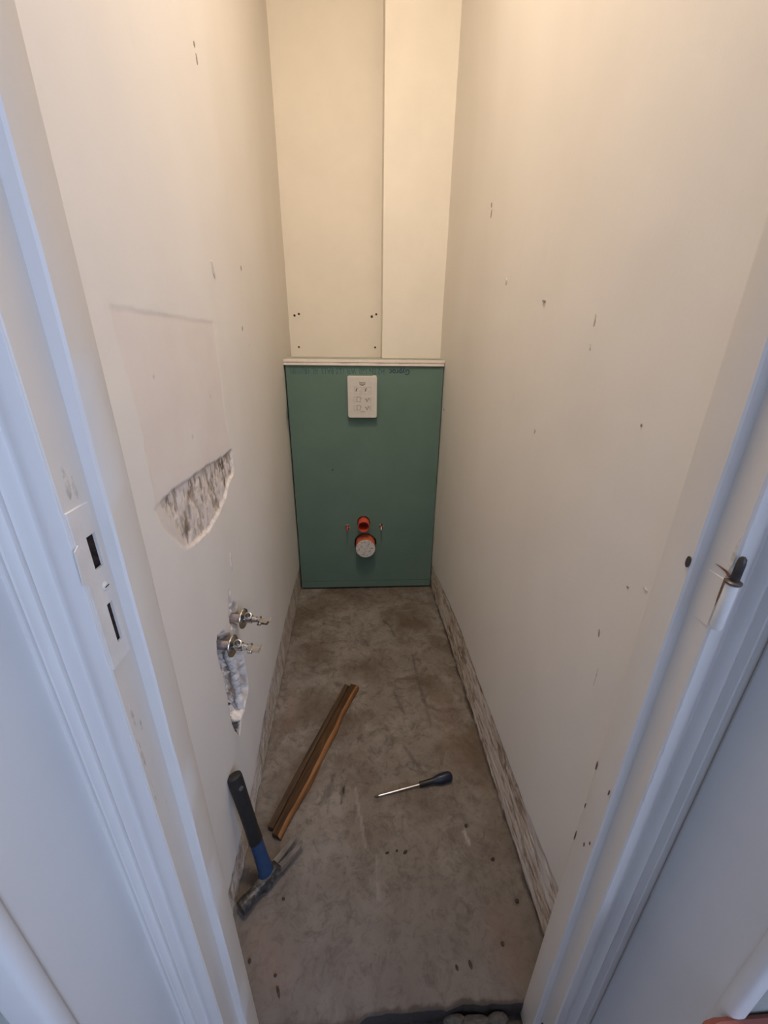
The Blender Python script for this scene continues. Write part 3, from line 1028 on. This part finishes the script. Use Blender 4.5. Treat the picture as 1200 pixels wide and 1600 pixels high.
# pipes and studs
M_RED = plain('orange_red_plastic', (0.60, 0.085, 0.045), 0.4, var=0.08, scale=20)
M_ORG = plain('orange_plastic', (0.56, 0.13, 0.06), 0.5, var=0.12, scale=20)


def pipe_ring(bm, cx, cz, ro, ri, y0, y1, depth, origin, mi=0):
    seg = 32
    prof = [(ro, y0), (ro, y1 + .0015), (ro - .001, y1), (ri + .001, y1), (ri, y1 + .0015), (ri, y1 + depth)]
    rings = [[(cx + r * math.cos(2 * math.pi * k / seg), y, cz + r * math.sin(2 * math.pi * k / seg)) for k in range(seg)] for r, y in prof]
    loft(bm, rings, True, True, mi)


fp = thing('flush_pipe_socket', 'open orange-red plastic flush pipe socket above the capped waste pipe', 'pipe', (FL[0], YP, FL[1]))
bm = bmesh.new()
pipe_ring(bm, 0, 0, 0.0300, 0.0272, 0.05, -0.055, 0.090, None)
obj('socket', bm, M_RED, fp, smooth=True)
wp = thing('waste_pipe', 'short wide orange waste pipe end closed by a speckled white cap', 'pipe', (WS[0], YP, WS[1]))
bm = bmesh.new()
pipe_ring(bm, 0, 0, 0.0520, 0.0490, 0.05, -0.060, 0.02, None)
obj('pipe_end', bm, M_ORG, wp, smooth=True)
m, t, b = nt('speckled_white_cap')
c = ramp(t, noise(t, 95, 3, 0.6, 0.6), [(0.40, (0.72, 0.70, 0.67)), (0.58, (0.60, 0.58, 0.56)), (0.66, (0.22, 0.20, 0.19))])
t.links.new(c, b.inputs['Base Color'])
b.inputs['Roughness'].default_value = 0.6
bm = bmesh.new()
tube(bm, [(0, -0.03, 0), (0, -0.0602, 0), (0, -0.0615, 0), (0, -0.0630, 0)], [0.0488, 0.0488, 0.0512, 0.0500], 36)
cap = obj('cap', bm, m, wp, smooth=True)
cap['label'] = 'white round cap speckled with grey'
M_ZINC = plain('zinc_stud', (0.55, 0.53, 0.50), 0.35, 0.9, var=0.15, scale=120)
M_SLEEVE = plain('red_sleeve', (0.40, 0.07, 0.05), 0.6, var=0.2, scale=50)
for k, (sx, sz) in enumerate(ST):
    o = thing('fixing_stud', ('short red-sleeved fixing stud in a torn hole, strike plate side of the pipes', 'short fixing stud with torn white paper around it, hinge side of the pipes')[k], 'stud', (sx, YP, sz), 'toilet fixing studs')
    bm = bmesh.new()
    tube(bm, [(0, 0.03, 0), (0, -0.004, -0.001), (0, -0.006, -0.001)], [0.0075, 0.0075, 0.006], 14)
    obj('sleeve', bm, M_SLEEVE, o, smooth=True)
    bm = bmesh.new()
    n = 30
    tube(bm, [(0, -0.004 - 0.034 * i / n, -0.001 - 0.004 * (i / n)) for i in range(n + 1)], [0.0042 if i % 2 else 0.0050 for i in range(n + 1)], 10)
    obj('thread', bm, M_ZINC if k else M_SLEEVE, o)
    bm = bmesh.new()
    for q in range(6):
        a = rng.random() * 6.28
        p = Vector((0.0095 * math.cos(a), -0.001, 0.015 * math.sin(a)))
        box(bm, p - Vector((.002, .002, .0022)), p + Vector((.002, .001, .0022)), 0.0008, 1)
    pc = obj('torn_paper', bm, M_GYP, o)
    pc['kind'] = 'stuff'

# ------------------------------------------------------------------ two stop valves on the left wall
M_CHROME = plain('worn_chrome', (0.62, 0.60, 0.57), 0.22, 1.0, var=0.10, scale=90)
M_CHROME_D = plain('dull_nickel', (0.40, 0.38, 0.35), 0.35, 1.0, var=0.2, scale=90)
M_STUB = plain('pinkish_pipe_stub', (0.50, 0.42, 0.40), 0.4, 0.4, var=0.2, scale=90)


def valve(label, y, z):
    x = Lx(y)
    v = thing('stop_valve', label, 'valve', (x, y, z), 'chrome stop valves on the plaster')
    Rv = Matrix.Rotation(math.radians(-8), 4, 'Z')
    bm = bmesh.new()
    tube(bm, [(-0.04, 0, 0), (0.022, 0, 0)], 0.0105, 18, M=Rv)
    obj('pipe_stub', bm, M_STUB, v, smooth=True)
    bm = bmesh.new()
    tube(bm, [(0.0195, 0, 0), (0.0205, 0, 0), (0.0225, 0, 0), (0.0265, 0, 0)], [0.026, 0.0265, 0.0255, 0.013], 32, M=Rv)
    obj('collar', bm, M_CHROME, v, smooth=True)
    bm = bmesh.new()
    tube(bm, [(0.024, 0, 0), (0.030, 0, 0), (0.031, 0, 0), (0.044, 0, 0), (0.046, 0, 0), (0.056, 0, 0)], [0.0085, 0.0085, 0.0105, 0.0105, 0.0085, 0.0078], 20, M=Rv)
    obj('valve_body', bm, M_CHROME, v, smooth=True)
    # outlet: open threaded mouth that points up and out towards the door
    ax = Vector((0.10, -0.55, 0.83)).normalized()
    c0 = Vector((0.038, 0, 0))
    side = ax.cross(Vector((1, 0, 0))).normalized()
    s2 = side.cross(ax)
    bm = bmesh.new()
    prof = [(0.0088, 0.004), (0.0088, 0.016), (0.0100, 0.0165), (0.0095, 0.0185), (0.0100, 0.0205), (0.0095, 0.0225), (0.0100, 0.0255), (0.0090, 0.0262), (0.0068, 0.0262), (0.0064, 0.025), (0.0064, 0.008)]
    rings = [[Rv @ (c0 + ax * h + (side * math.cos(2 * math.pi * k / 22) + s2 * math.sin(2 * math.pi * k / 22)) * r) for k in range(22)] for r, h in prof]
    loft(bm, rings)
    bm.faces.ensure_lookup_table()
    bm.faces[-1].material_index = 1
    obj('outlet', bm, [M_CHROME_D, M_DARK], v, smooth=True)
    bm = bmesh.new()
    tube(bm, [(0.055, 0, 0), (0.060, 0, 0), (0.062, 0, 0), (0.066, 0, 0)], [0.006, 0.006, 0.0095, 0.0095], 16, M=Rv)
    box(bm, (0.058, -0.0105, -0.0115), (0.069, 0.0085, -0.0045), 0.002, 2, M=Rv)
    prism(bm, [(0.058, -0.006, -0.009), (0.086, -0.009, -0.008), (0.094, -0.010, 0.004), (0.091, -0.010, 0.006), (0.083, -0.009, -0.003), (0.062, -0.006, -0.002)], (0, 0.017, 0), M=Rv)
    obj('lever', bm, M_CHROME, v, smooth=True)
    return v


valve('upper chrome stop valve with lever handle sticking out of a round hole in plaster', 0.893, 0.640)
valve('lower chrome stop valve with lever handle at the top of the broken pipe chase', 0.790, 0.640)
# crusted supply pipe lying in the chase under the lower valve
bm = bmesh.new()
pts, rad = [], []
for i in range(26):
    f = i / 25
    z = 0.64 - 0.28 * f
    y = 0.795 + 0.040 * min(1, f * 6) + 0.022 * math.sin(f * 2.4)
    pts.append((Lx(y) - 0.016 + 0.006 * f, y, z))
    rad.append(0.0100 + 0.006 * (vn(np.array(f * 14.), np.array(2.)) - .3))
tube(bm, pts, [float(r) for r in rad], 14)
m, t, b = nt('plaster_crusted_pipe')
c = ramp(t, noise(t, 50, 5, 0.7, 0.8), [(0.30, (0.16, 0.13, 0.12)), (0.40, (0.58, 0.54, 0.50)), (0.55, (0.84, 0.81, 0.77))])
t.links.new(c, b.inputs['Base Color'])
b.inputs['Roughness'].default_value = 0.8
bump(t, b, noise(t, 80, 4), 0.6, 0.003)
tag(obj('supply_pipe', bm, m, None, smooth=True), 'plaster-crusted supply pipe running down inside the broken wall chase', 'pipe')

# ------------------------------------------------------------------ split timber on the floor
def wood(name, ca, cb, cc):
    m, t, b = nt(name)
    f = noise(t, 22, 6, 0.7, 1.2, (1.6, 0.14, 1.6))
    c = ramp(t, f, [(0.3, ca), (0.52, cb), (0.75, cc)])
    g = ramp(t, noise(t, 60, 4, 0.6, 0.2, (1, 0.05, 1)), [(0.45, 0.0), (0.7, 0.5)])
    c = mix(t, g, c, tuple(x * 0.35 for x in ca))
    t.links.new(c, b.inputs['Base Color'])
    b.inputs['Roughness'].default_value = 0.7
    b.inputs['Specular IOR Level'].default_value = 0.2
    bump(t, b, noise(t, 90, 4, 0.6, 0, (1, 0.06, 1)), 0.4, 0.002)
    return m


M_WD = wood('dark_old_wood', (0.042, 0.024, 0.014), (0.085, 0.052, 0.030), (0.125, 0.080, 0.048))
M_WO = wood('split_orange_wood', (0.13, 0.055, 0.018), (0.27, 0.125, 0.048), (0.34, 0.17, 0.07))
M_WM = wood('mid_brown_wood', (0.026, 0.014, 0.006), (0.070, 0.036, 0.015), (0.135, 0.070, 0.028))
A_, B_ = Vector((-0.2585, 0.742, 0)), Vector((-0.050, 1.268, 0))
ang = math.atan2(-(B_ - A_).x, (B_ - A_).y)
LEN = (B_ - A_).length
timber = thing('split_timber', 'split length of old brown timber with a cracked groove lying on the concrete', 'wood', A_)
timber.rotation_euler = (0, 0, ang)


def plank(name, left, right, ztop_l, ztop_r, zbot, mats, n=40, seed=0.0, e0=0.0, e1=0.0, side_mi=0):
    bm = bmesh.new()
    rings = []
    for i in range(n + 1):
        f = i / n
        y = LEN * f
        if i == 0:
            y = e0
        if i == n:
            y = LEN + e1
        l, r = left(f), right(f)
        j = lambda q: (float(fbm(np.array(f * 11 + q + seed), np.array(seed))) - 0.5) * 0.004
        zt1, zt2 = ztop_l(f), ztop_r(f)
        rings.append([bm.verts.new(p) for p in ((l, y, zbot), (l + j(1) * .4, y + j(5), zt1), ((l * 2 + r) / 3, y + j(6), (zt1 * 2 + zt2) / 3 + j(2) * .4), ((l + r * 2) / 3 + j(3), y + j(8), (zt1 + zt2 * 2) / 3 + .001), (r - 0.004 + j(4), y + j(9), zt2), (r + j(5) * .6, y + j(7), zt2 * .55), (r + 0.001, y, zbot))])
    m_ = 7
    for i in range(n):
        for k in range(m_):
            f_ = bm.faces.new((rings[i][k], rings[i][(k + 1) % m_], rings[i + 1][(k + 1) % m_], rings[i + 1][k]))
            f_.material_index = 1 if k in (3, 4, 5) and side_mi else 0
    bm.faces.new(rings[0][::-1])
    bm.faces.new(rings[-1])
    return obj(name, bm, mats, timber)


# the narrow grey-brown strip and the wider orange body, parted by the crack
plank('side_strip', lambda f: -0.0255 - 0.005 * f - 0.0015 * math.sin(f * 5), lambda f: -0.0030 - 0.004 * math.sin(f * 3.0) - 0.003 * f, lambda f: 0.018, lambda f: 0.0165, 0.0035, [M_WD, M_WM], seed=1.3, e0=0.004, e1=-0.004)
bow = lambda f: 0.0245 + 0.007 * math.sin(math.pi * min(1, f * 1.35)) - 0.002 * math.sin(f * 17) + (0.003 if f > 0.78 else 0)
plank('split_body', lambda f: -0.0012 - 0.004 * math.sin(f * 3.0) - 0.003 * f, bow, lambda f: 0.0225 - 0.003 * f, lambda f: 0.017 + 0.006 * max(0, f - .55), 0.0035, [M_WM, M_WO], seed=4.1, e0=-0.010, e1=0.005, side_mi=1)

# ------------------------------------------------------------------ screwdriver
tip, jn, en = Vector((0.031, 0.832, 0.0035)), Vector((0.172, 0.862, 0.0105)), Vector((0.281, 0.879, 0.0165))
ax = (en - tip).normalized()
sd = thing('screwdriver', 'navy-handled screwdriver with a slim bright shaft lying on the concrete', 'screwdriver', tip)
Ls = (en - tip).length
Rm = ax.to_track_quat('Z', 'Y').to_matrix().to_4x4()
sd.matrix_world = Matrix.Translation(tip) @ Rm
sd.rotation_mode = 'XYZ'
hb = (jn - tip).length
M_NAVY = plain('navy_handle_plastic', (0.012, 0.019, 0.042), 0.32, var=0.2, scale=60)
M_BLK = plain('black_plastic', (0.010, 0.010, 0.012), 0.4, var=0.2, scale=60)
M_STEEL = plain('bright_steel', (0.72, 0.68, 0.62), 0.25, 1.0, var=0.08, scale=80)
bm = bmesh.new()
tube(bm, [(0, 0, 0.010), (0, 0, hb + 0.004)], 0.0031, 14)
obj('shaft', bm, M_STEEL, sd, smooth=True)
bm = bmesh.new()
tube(bm, [(0, 0, -0.003), (0, 0, 0.0), (0, 0, 0.006), (0, 0, 0.012)], [0.0008, 0.0016, 0.0036, 0.0032], 12, squash=(1, 1))
obj('tip', bm, plain('dark_tip', (0.10, 0.08, 0.07), 0.4, 0.8), sd, smooth=True)
H = Ls - hb
bm = bmesh.new()
prof = [(0.0, 0.0072), (0.004, 0.0085), (0.008, 0.0080), (0.012, 0.0078), (0.040, 0.0088), (0.048, 0.0095)]
tube(bm, [(0, 0, hb + h) for h, r in prof], [r for h, r in prof], 20)
obj('grip_neck', bm, M_BLK, sd, smooth=True)
bm = bmesh.new()
prof = [(0.046, 0.0094), (0.054, 0.0112), (0.062, 0.0138), (0.070, 0.0152), (0.080, 0.0160), (0.092, 0.0160), (0.100, 0.0152), (0.106, 0.0132), (0.110, 0.0095), (0.1115, 0.004)]
sg = 24
rings = [[(r * (1 - (0.07 if k % 4 == 0 else 0)) * math.cos(2 * math.pi * k / sg), r * (1 - (0.07 if k % 4 == 0 else 0)) * math.sin(2 * math.pi * k / sg), hb + h * H / 0.1115) for k in range(sg)] for h, r in prof]
loft(bm, rings)
obj('handle', bm, M_NAVY, sd, smooth=True)

# ------------------------------------------------------------------ claw hammer leaning on the left wall
ham = thing('claw_hammer', 'claw hammer with blue and black grip standing on its dusty head against wall', 'hammer')
hx = Vector((0.640, 0.768, 0)).normalized()              # poll -> claw
base = Vector((-0.250, 0.628, 0.0))
topp = Vector((-0.305, 0.687, 0.325))
hz = (topp - base)
hz = (hz - hx * hz.dot(hx)).normalized()
hy = hz.cross(hx)
HM = Matrix(((hx.x, hy.x, hz.x, 0), (hx.y, hy.y, hz.y, 0), (hx.z, hy.z, hz.z, 0), (0, 0, 0, 1)))
ham.matrix_world = Matrix.Translation(base + Vector((0, 0, 0.006))) @ HM
m, t, b = nt('dusty_forged_steel')
c = ramp(t, noise(t, 45, 5, 0.7, 0.5), [(0.34, (0.035, 0.033, 0.032)), (0.5, (0.085, 0.08, 0.076)), (0.68, (0.27, 0.25, 0.23))])
t.links.new(c, b.inputs['Base Color'])
b.inputs['Roughness'].default_value = 0.55
b.inputs['Metallic'].default_value = 0.55
bump(t, b, noise(t, 90, 4), 0.3, 0.001)
M_FORGE = m
M_CLAW = plain('bright_worn_claw', (0.42, 0.39, 0.36), 0.3, 0.95, var=0.35, scale=70, stretch=(0.3, 1, 1))
M_BLUE = plain('blue_grip', (0.015, 0.045, 0.115), 0.5, var=0.15, scale=40)
M_GRIP = plain('black_rubber_grip', (0.014, 0.014, 0.015), 0.55, var=0.25, scale=50, bmp=0.2)
ZC = 0.017
bm = bmesh.new()


def rr(x, wy, wz, zc, r, n=4):
    p = rrect(wy, wz, r, n)
    return [(x, q[0], zc + q[2]) for q in p]


rings = [rr(-0.084, 0.027, 0.027, ZC, 0.012), rr(-0.082, 0.033, 0.033, ZC, 0.015), rr(-0.064, 0.034, 0.034, ZC, 0.0152), rr(-0.058, 0.028, 0.028, ZC, 0.010), rr(-0.040, 0.025, 0.026, ZC, 0.008), rr(-0.026, 0.027, 0.030, ZC, 0.006),
         rr(-0.021, 0.034, 0.034, ZC, 0.006), rr(0.021, 0.034, 0.034, ZC, 0.006), rr(0.028, 0.034, 0.022, ZC - .002, 0.005), rr(0.033, 0.036, 0.016, ZC - .002, 0.004)]
loft(bm, rings)
obj('head', bm, M_FORGE, ham, smooth=True)
for s in (-1, 1):
    bm = bmesh.new()
    rings = []
    for i in range(13):
        f = i / 12
        x = 0.029 + 0.078 * f
        gap = 0.0006 + 0.0080 * f ** 0.8
        wd = 0.0175 - 0.0050 * f
        th = 0.0125 * (1 - f) + 0.0035
        zc = ZC - 0.002 + 0.006 * f ** 1.8
        y0_, y1_ = s * gap, s * (gap + wd)
        rings.append([(x, y0_, zc - th / 2), (x, y1_, zc - th / 2 + .001), (x, y1_ + s * .0006, zc), (x, y1_, zc + th / 2 - .001), (x, y0_, zc + th / 2 - .002)])
    loft(bm, rings)
    obj('claw', bm, M_CLAW, ham)
# handle: blue near the head, black rubber above
Hl = (topp - base).length + 0.012


def oval(z, a, b_, n=20, dx=0.0):
    return [(dx + a * math.cos(2 * math.pi * k / n), b_ * math.sin(2 * math.pi * k / n), z) for k in range(n)]


bm = bmesh.new()
loft(bm, [oval(0.026, 0.0190, 0.0140), oval(0.036, 0.0200, 0.0150), oval(0.055, 0.0185, 0.0135), oval(0.095, 0.0168, 0.0125), oval(0.145, 0.0165, 0.0125)])
o = obj('shaft', bm, M_BLUE, ham, smooth=True)
o['label'] = 'blue shaft'
bm = bmesh.new()
zs_ = [0.138, 0.140, 0.18, 0.23, 0.28, 0.305, Hl - 0.010, Hl - 0.003, Hl]
aa = [0.0165, 0.0178, 0.0168, 0.0170, 0.0175, 0.0180, 0.0182, 0.0170, 0.010]
loft(bm, [oval(z, a, a * 0.80, 24, 0.0) for z, a in zip(zs_, aa)])
gp = obj('grip', bm, M_GRIP, ham, smooth=True)
gp['label'] = 'black rubber grip'
bm = bmesh.new()
tube(bm, [(0.001, -0.0140, Hl - 0.034), (0.001, -0.0153, Hl - 0.034)], [0.0062, 0.0050], 16)
obj('hang_hole', bm, plain('worn_grey_rubber', (0.09, 0.088, 0.085), 0.6), ham, smooth=True)

# ------------------------------------------------------------------ small debris
M_CRUMB = plain('dark_crumb', (0.055, 0.036, 0.028), 0.9, var=0.4, scale=120)
M_MORTAR = plain('grey_mortar', (0.085, 0.078, 0.072), 0.9, var=0.35, scale=60, bmp=0.4)


def lump(name, x, y, z, sx, sy, sz, mat, rot=0.0, sub=2):
    bm = bmesh.new()
    bmesh.ops.create_icosphere(bm, subdivisions=sub, radius=1)
    ph = rng.random() * 50
    for v in bm.verts:
        q = 0.72 + 0.55 * float(fbm(np.array(v.co.x * 1.7 + ph), np.array(v.co.y * 1.7 + v.co.z * 2.3 + ph)))
        v.co = Vector((v.co.x * sx * q, v.co.y * sy * q, max(v.co.z, -0.7) * sz * q))
    bmesh.ops.rotate(bm, verts=bm.verts, matrix=Matrix.Rotation(rot, 3, 'Z'))
    return obj(name, bm, mat, None, loc=(x, y, z + sz * 0.6))


CR = [(0.294, 0.738, .0055, .006, .005, 'dark brown crumb lying nearest to the screwdriver handle end'),
      (0.348, 0.652, .006, .005, .004, 'dark oval crumb on the concrete beside the long wall foot, doorward of the screwdriver'),
      (0.320, 0.483, .005, .005, .004, 'dark crumb on the concrete beside the hinge-side door frame'),
      (0.110, 0.680, .007, .004, .004, 'dark flattened crumb at the end of a row on mid floor'),
      (0.060, 0.681, .006, .003, .003, 'thin dark crumb at the timber end of a row on mid floor'),
      (0.087, 0.685, .004, .003, .003, 'tiny dark crumb between two others on mid floor'),
      (-0.067, 0.858, .003, .012, .003, 'slim dark splinter lying between the timber and the screwdriver tip'),
      (-0.266, 0.482, .004, .005, .004, 'dark crumb on the floor beside the strike-side door frame'),
      (-0.203, 0.456, .004, .003, .003, 'small dark crumb near the strike-side frame, doorward of the hammer'),
      (-0.192, 0.431, .003, .013, .003, 'slim dark splinter near the doorway, strike side'),
      (0.236, 0.452, .004, .009, .003, 'slim dark splinter near the doorway, hinge side'),
      (0.204, 0.449, .003, .006, .003, 'short dark splinter near the doorway, mid floor'),
      (0.382, 0.560, .006, .005, .004, 'dark crumb against the foot of the long wall near the doorway'),
      (-0.209, 0.592, .004, .004, .003, 'small dark crumb beside the hammer head')]
for i, (x, y, a, b_, c_, lab) in enumerate(CR):
    o = lump('splinter' if 'splinter' in lab else 'crumb', x, y, 0.0, a, b_, c_, M_CRUMB, rng.random() * 0.5, 1)
    tag(o, lab, 'splinter' if 'splinter' in lab else 'crumb', 'dark bits on the concrete floor')
MC = [(0.185, 0.378, -0.036, .024, .012, .014, 'round grey mortar lump in the threshold pocket'),
      (0.230, 0.374, -0.036, .030, .013, .011, 'broad grey mortar lump in the threshold pocket beside the round one'),
      (0.280, 0.377, -0.036, .022, .012, .013, 'grey mortar lump in the threshold pocket nearest the hinge-side frame')]
for x, y, z, a, b_, c_, lab in MC:
    tag(lump('mortar_lump', x, y, z, a, b_, c_, M_MORTAR, 0, 3), lab, 'rubble', 'mortar lumps in the threshold pocket')

# dull red bin in the hall, its rim just inside the corner of the frame
bin_ = thing('storage_bin', 'dull red storage bin whose rim shows in the bottom corner by the hall wall', 'bin', (0.605, 0.036, 0.0))
M_BIN = plain('dull_red_plastic', (0.27, 0.085, 0.062), 0.6, var=0.15, scale=30)
bm = bmesh.new()


def rxy(w_, d_, r, z):
    return [(p[0], p[2], z) for p in rrect(w_, d_, r, 5)]


loft(bm, [rxy(0.40, 0.24, 0.03, 0.0), rxy(0.46, 0.29, 0.035, 0.575), rxy(0.44, 0.27, 0.03, 0.575), rxy(0.38, 0.22, 0.03, 0.02)], True, True)
obj('body', bm, M_BIN, bin_, smooth=True)
bm = bmesh.new()
loft(bm, [rxy(0.455, 0.285, 0.035, 0.573), rxy(0.485, 0.310, 0.04, 0.575), rxy(0.488, 0.313, 0.04, 0.587), rxy(0.478, 0.303, 0.038, 0.593), rxy(0.442, 0.272, 0.03, 0.593), rxy(0.438, 0.268, 0.03, 0.585)], False, False)
obj('rim', bm, M_BIN, bin_, smooth=True)

# ------------------------------------------------------------------ ceiling light of the small room
def ceiling_light():
    c = Vector((0.02, 0.85, CEIL))
    t_ = thing('ceiling_light', 'round white flush ceiling light over the middle of the small room', 'lamp', c)
    bm = bmesh.new()
    tube(bm, [(0, 0, 0), (0, 0, -0.02), (0, 0, -0.028)], [0.15, 0.15, 0.14], 40)
    obj('base', bm, M_CEIL, t_, smooth=True)
    m, t, b = nt('lit_diffuser')
    b.inputs['Emission Color'].default_value = (*LAMP_COL, 1)
    b.inputs['Emission Strength'].default_value = 1.5
    bm = bmesh.new()
    tube(bm, [(0, 0, -0.0285), (0, 0, -0.036)], [0.135, 0.128], 40)
    obj('diffuser', bm, m, t_, smooth=True)
    l = bpy.data.lights.new('lamp_glow', 'AREA')
    l.shape = 'DISK'
    l.size = 0.24
    l.energy = LAMP_W
    l.color = LAMP_COL
    lo = bpy.data.objects.new('lamp_glow', l)
    COL.objects.link(lo)
    lo.parent = t_
    lo.location = (0, 0, -0.045)


ceiling_light()
